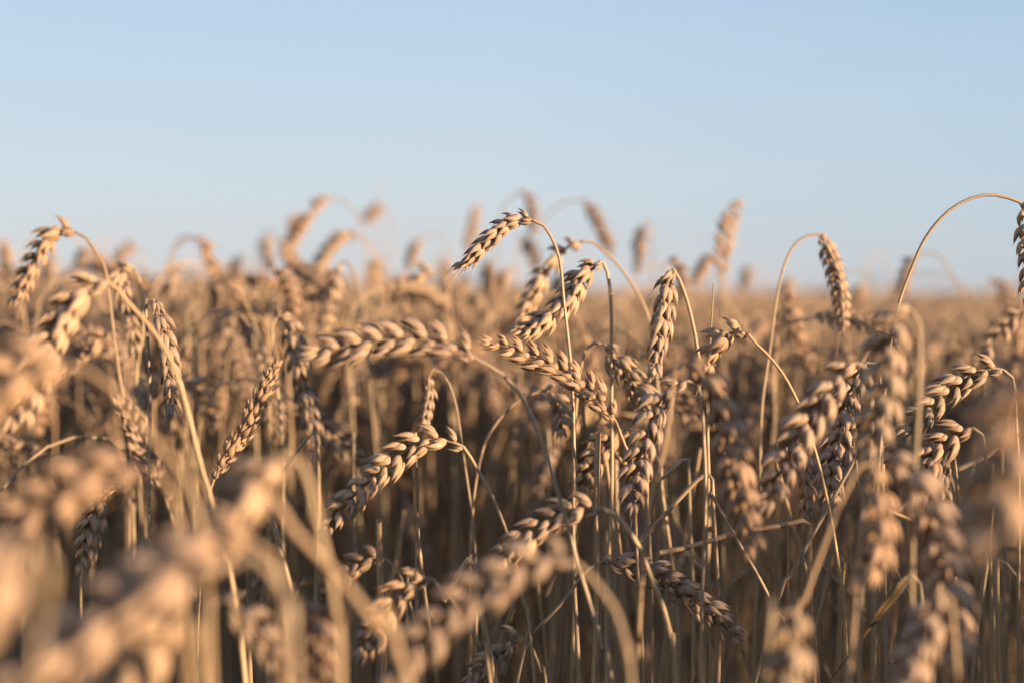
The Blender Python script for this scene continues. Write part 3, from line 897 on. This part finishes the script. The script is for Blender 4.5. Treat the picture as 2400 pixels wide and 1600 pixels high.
# small soft ears that break the skyline further back
for u, v, u2, v2, d in ((413, 622, 392, 690, 1.35), (10, 560, 14, 640, 1.5), (205, 582, 184, 628, 1.7), (122, 596, 112, 664, 1.6), (560, 598, 546, 662, 1.7),
                        (1143, 610, 1146, 690, 1.45), (1192, 626, 1170, 690, 1.5), (1040, 600, 1048, 664, 1.8), (1320, 640, 1298, 704, 1.6), (1757, 622, 1746, 672, 1.9),
                        (1850, 648, 1842, 706, 1.7), (2020, 664, 2010, 716, 1.8), (882, 606, 870, 670, 1.6), (944, 640, 930, 706, 1.4), (500, 650, 515, 720, 1.3)):
    side = "on the left" if u < 800 else ("near the middle" if u < 1500 else "on the right")
    k = 1 if u2 < u else -1
    plant("small soft wheat ear breaking the skyline " + side, d, [(u, v), ((u * 2 + u2) / 3 - 2 * k, (v * 2 + v2) / 3), (u2, v2)],
          [(u, v), (u + 7 * k, v - 3), (u + 16 * k, v + 14), (u + 24 * k, v + 60), (u + 28 * k, v + 200)], roll=45, w=0.95, group=G_SKY)
# ------------------------------------------------------------------ the rest of the crop, grown from shared variants
def bent_plant(r, h, upright=None):
    """Curves of one wheat plant in its own plane: stem from the soil up, ear from its base to its tip; top at height h."""
    k = r.random() if upright is None else upright
    if k < 0.16:
        B, extra, post = r.uniform(12, 45), r.uniform(8, 25), 'up'
    elif k < 0.30:
        B, extra, post = r.uniform(60, 110), r.uniform(15, 45), 'over'
    else:
        B, extra, post = r.uniform(122, 166), r.uniform(0, 18), 'down'
    B, extra = math.radians(B), math.radians(extra)
    lean = math.radians(r.uniform(0, 7))
    Lb = r.uniform(0.055, 0.16) * (1.0 if post != 'up' else 1.3)
    Le = r.uniform(0.074, 0.098)
    ds = 0.003

    def run(Ls):
        S = np.arange(0, Ls + Le, ds)
        t = np.clip((S - (Ls - Lb)) / Lb, 0, 1)
        th = lean * np.clip(S / Ls, 0, 1) + (B - lean) * t * t * (3 - 2 * t) + extra * np.clip((S - Ls) / Le, 0, 1)
        x, z = np.cumsum(np.sin(th)) * ds, np.cumsum(np.cos(th)) * ds
        C = np.stack([x, 0.004 * np.sin(S * 9 + k * 30), z], -1)
        return C, S
    Ls = h
    for _ in range(4):
        C, S = run(Ls)
        Ls += h - C[:, 2].max()
    C, S = run(Ls)
    i = int(np.searchsorted(S, Ls))
    return C[:i + 1], C[i:], post


def leaf_curve(r, stem):
    i = int(len(stem) * r.uniform(0.45, 0.72))
    p = stem[i]
    az = r.uniform(0, 2 * math.pi)
    L = r.uniform(0.11, 0.20)
    n = 14
    th = np.radians(np.linspace(r.uniform(15, 35), r.uniform(110, 172), n))
    d = np.stack([np.sin(th) * math.cos(az), np.sin(th) * math.sin(az), np.cos(th)], -1) * (L / n)
    return p + np.vstack([[0, 0, 0], np.cumsum(d, axis=0)])


VAR = []
for k in range(30):
    r = random.Random(4000 + k)
    st, er, post = bent_plant(r, 0.80, upright=(k + 0.5) / 30)
    me_s = stem_mesh(st[::-4] if len(st[::-4]) > 8 else st[::-1], np.zeros(3), 0.0009, 0.0016, sides=7, seg=44, tint=r.random())
    me_e = mesh_from("ear", *ear_arrays(er - er[0], r.uniform(0.76, 1.06), np.array([r.uniform(-1, 1), r.uniform(-1, 1), 0.2]), r.uniform(0, 3.1), r, 'mid'), M_HUSK)
    lv = []
    for _ in range(2):
        lc = leaf_curve(r, st)
        lv.append((lc[0], mesh_from("leaf", *blade_arrays(lc - lc[0], r.uniform(.006, .010), np.array([.1, .2, 1]), r.random(), r.uniform(.5, 3), .5, n=16), M_LEAF)))
    VAR.append((me_s, me_e, er[0].copy(), post, lv))

POSTURE = {'up': "nearly upright", 'over': "leaning over", 'down': "hooked over"}
n_fill = 0
tries = 0
placed = []


def crop_lift(x, y):
    """The crop stands a little taller on the left of the view than on the right."""
    t = min(1, max(0, (0.12 - x / max(y, 0.3)) / 0.3))
    return -0.010 + 0.030 * t * t * (3 - 2 * t) * min(1, max(0, (9 - y) / 5))


while n_fill < 202 and tries < 20000:
    tries += 1
    low = n_fill < 46                       # the first ones: lower plants among and just behind the sharp ears
    if low:
        y = math.sqrt(random.uniform(1.0 ** 2, 1.4 ** 2))
    else:
        y = math.sqrt(random.uniform(1.15 ** 2, 1.9 ** 2))
    x = random.uniform(-0.43, 0.43) * y
    if low and -0.15 < x / y < 0.03:
        continue
    if any((x - a) ** 2 + (y - b) ** 2 < 0.022 ** 2 for a, b in placed):
        continue
    placed.append((x, y))
    if low:
        h = 0.86 - y * (0.025 + 0.10 * random.random() ** 1.6) + 0.01
    else:
        h = random.gauss(0.815, 0.034) + crop_lift(x, y) + (0.03 if x < 0.1 * y else 0)
    h = min(h, 0.85 + 1.6 * max(0, crop_lift(x, y)))
    sky_v = 612 if x < -0.05 * y else (632 if x < 0.12 * y else 655)
    h = min(h, 0.86 + (676 - sky_v) * 0.0003 * y - random.uniform(0, 0.02))
    me_s, me_e, eb, post, lv = VAR[random.randrange(len(VAR))]
    root = bpy.data.objects.new("wheat_plant", None)
    root.empty_display_size = 0.05
    col.objects.link(root)
    root.location = (x, y, ground_z(x))
    root.rotation_euler = (random.gauss(0, .03), random.gauss(0, .03), random.uniform(0, 2 * math.pi))
    if abs(x + 0.1228) < 0.002:              # this one would point its ear straight at the viewer
        root.rotation_euler.z += 1.7
    s = random.uniform(0.93, 1.07)
    root.scale = (s, s, h / 0.80)
    third = "on the left side" if x < -0.13 * y else ("on the right side" if x > 0.13 * y else "in the middle")
    near = "just behind the sharp ears" if y < 1.35 else "deep in the crowd"
    tag(root, "soft wheat plant %s %s, ear %s" % (near, third, POSTURE[post]), "wheat plant", "soft wheat plants behind the sharp ears")
    TONE = random.choice(TONES)
    part("stem", me_s, root)
    part("ear", me_e, root, eb)
    if random.random() < 0.28:
        p, m = lv[random.randrange(2)]
        part("leaf", m, root, p)
    n_fill += 1


# bare straws among the sharp plants, broken off or with their ears lost in the crowd
for k in range(84):
    d = random.uniform(0.80, 1.12)
    u = random.choice([random.uniform(1400, 2390), random.uniform(1400, 2390), random.uniform(1250, 2390), random.uniform(560, 1400)])
    v = random.uniform(990, 1350)
    lx = random.gauss(0, 30)
    style = random.random()
    pts = [(u, v), (u + lx * .3, v + 90), (u + lx, v + 260), (u + lx * 1.5, v + 460)]
    what = "upright"
    if style < 0.28:
        sx = random.choice([-1, 1])
        pts = [(u + sx * random.uniform(50, 130), v + random.uniform(40, 120)), (u + sx * 30, v + 22), (u + sx * 4, v)] + pts[1:]
        what = "kinked"
    elif style < 0.45:
        sx = random.choice([-1, 1])
        pts = [(u, v), (u + sx * 60, v + 110), (u + sx * 150, v + 270), (u + sx * 210, v + 430)]
        what = "slanting"
    where = "among the dark stalks on the right" if u > 1400 else "among the dark stalks in the middle"
    r0 = random.uniform(.0009, .0019) if what != "slanting" else random.uniform(.0007, .0012)
    plant("dry %s straw %s" % (what, where), d, [], pts, rt=r0, cat="straw", name="wheat_straw", group="bare straws among the stalks")


# ------------------------------------------------------------------ everything beyond: the field as one mass
def spike_far(seed):
    v, c, q = boat(0.0125, 0.0075, 0.0065, np.array([0.05, 0.36, 0.72, 1.0]), 4, 0.0, 0.06, random.Random(seed).random())
    return v, c, q, np.zeros((0, 3), int)


SPK['far'] = [spike_far(k) for k in range(6)]


def mass_variant(seed, lod):
    r = random.Random(seed)
    st, er, post = bent_plant(r, 0.80)
    S = MB()
    nst = {'low': 22, 'far': 14, 'tiny': 8}[lod]
    idx = np.unique(np.r_[np.linspace(0, len(st) * 0.75, nst // 3), np.linspace(len(st) * 0.75, len(st) - 1, nst - nst // 3)].astype(int))
    tube(S, st[idx], np.linspace(0.0016, 0.0009, len(idx)) * (1.0 if lod != 'tiny' else 2.2), 4 if lod == 'low' else 3, r.random())
    face = np.array([r.uniform(-1, 1), r.uniform(-1, 1), .2])
    if lod == 'tiny':
        E = MB()
        C, L = resample(er, 8)
        tube(E, C, np.array([.004, .0085, .0065, .009, .0065, .0085, .006, .001]), 5, r.random())
        ea = E.arrays()
    else:
        ea = ear_arrays(er, r.uniform(.9, 1.08), face, r.uniform(0, 3.1), r, lod)
    Lf = MB()
    if r.random() < 0.45 and lod != 'tiny':
        lc = leaf_curve(r, st)
        C, _ = resample(lc, 8)
        T, N, B = frames(C, np.array([.1, .2, 1.0]))
        w = 0.004 * np.clip(1 - np.linspace(0, 1, 8), .05, 1) ** .5
        v = np.stack([C - B * w[:, None], C + N * (w * .4)[:, None], C + B * w[:, None], C + N * (w * .2)[:, None]], 1).reshape(-1, 3)
        crd = np.stack([np.tile([1, 0, 1, 0], 8), np.repeat(np.linspace(0, 1, 8), 4), np.full(32, r.random())], -1)
        Lf.add(v, crd, ring_quads(8, 4))
    return S.arrays(), ea, (Lf.arrays() if Lf.v else None)


MASS = {'low': [mass_variant(7000 + k, 'low') for k in range(14)],
        'far': [mass_variant(7100 + k, 'far') for k in range(14)],
        'tiny': [mass_variant(7200 + k, 'tiny') for k in range(10)]}
spots = []          # (x, y, lod)


def scatter(n, rad0, rad1, a0, a1, lod, keep=None):
    k = 0
    while k < n:
        rr = math.sqrt(random.uniform(rad0 ** 2, rad1 ** 2))
        a = random.uniform(a0, a1)
        x, y = rr * math.sin(a), rr * math.cos(a)
        k += 1
        if keep and not keep(x, y):
            continue
        spots.append((x, y, lod))


WED = math.radians(27)
scatter(1900, 1.45, 3.2, -WED, WED, 'low')
scatter(5600, 3.2, 8.5, -WED, WED, 'far')
scatter(5500, 8.5, 24, -WED, WED, 'tiny')
scatter(9000, 24, 84, -WED, WED, 'tiny')
# at the sides and behind the viewer, kept clear where the viewer stands
outside = lambda x, y: not (abs(x) < 0.46 * y + 0.06) and math.hypot(x, y + 0.2) > 0.75
scatter(2600, 0.5, 3.2, WED, 2 * math.pi - WED, 'far', outside)
scatter(1300, 0.42, 2.0, WED, math.radians(125), 'far', outside)  # extra unseen wheat on the sun side, added to shade the stalks in view

parts_v, parts_c, parts_q, parts_m, base_n = [], [], [], [], 0
for x, y, lod in spots:
    V = MASS[lod][random.randrange(len(MASS[lod]))]
    a = random.uniform(0, 2 * math.pi)
    dist = math.hypot(x, y)
    if x * x + (y + .2) ** 2 < 16 and not abs(x) < 0.46 * y + 0.06:  # unseen wheat, heights shaped for the light: tall to shade, low to let sun in
        if x > 0.15 and y > 0.66 - 0.48 * x:
            h = min(random.gauss(0.81, 0.03), 0.86)
        elif dist < 1.25:
            h = random.gauss(0.69, 0.03)
        else:
            h = min(random.gauss(0.75, 0.035), 0.80)
    else:
        h = min(random.gauss(0.806, 0.036) + crop_lift(x, y), 0.864 + max(0, crop_lift(x, y)))
        if dist < 9 and random.random() < 0.14:
            h += random.uniform(0.008, 0.05)
    if lod == 'tiny' and random.random() < 0.1:
        h += random.uniform(0.01, 0.06)
    s = random.uniform(.92, 1.1)
    if lod == 'tiny' and dist > 24:
        s *= 1.6
    R = np.array([[math.cos(a) * s, -math.sin(a) * s, 0], [math.sin(a) * s, math.cos(a) * s, 0], [0, 0, h / 0.80]])
    tt = random.random()
    for mi, arr in enumerate(V):
        if arr is None:
            continue
        v, c, q, t = arr
        parts_v.append(v @ R.T + np.array([x, y, ground_z(x)]))
        c = c.copy()
        c[:, 2] = c[:, 2] * .5 + tt * .5
        parts_c.append(c)
        parts_q.append(q + base_n)
        parts_m.append(np.full(len(q), mi, np.int32))
        base_n += len(v)
me = mesh_from("wheat_field", np.concatenate(parts_v), np.concatenate(parts_c), np.concatenate(parts_q), np.zeros((0, 3), int), [M_STEM, M_HUSK, M_LEAF])
me.polygons.foreach_set("material_index", np.concatenate(parts_m))
fo = bpy.data.objects.new("wheat_field", me)
col.objects.link(fo)
tag(fo, "dense blurred mass of ripe wheat reaching back to the horizon", "wheat field", kind='stuff')
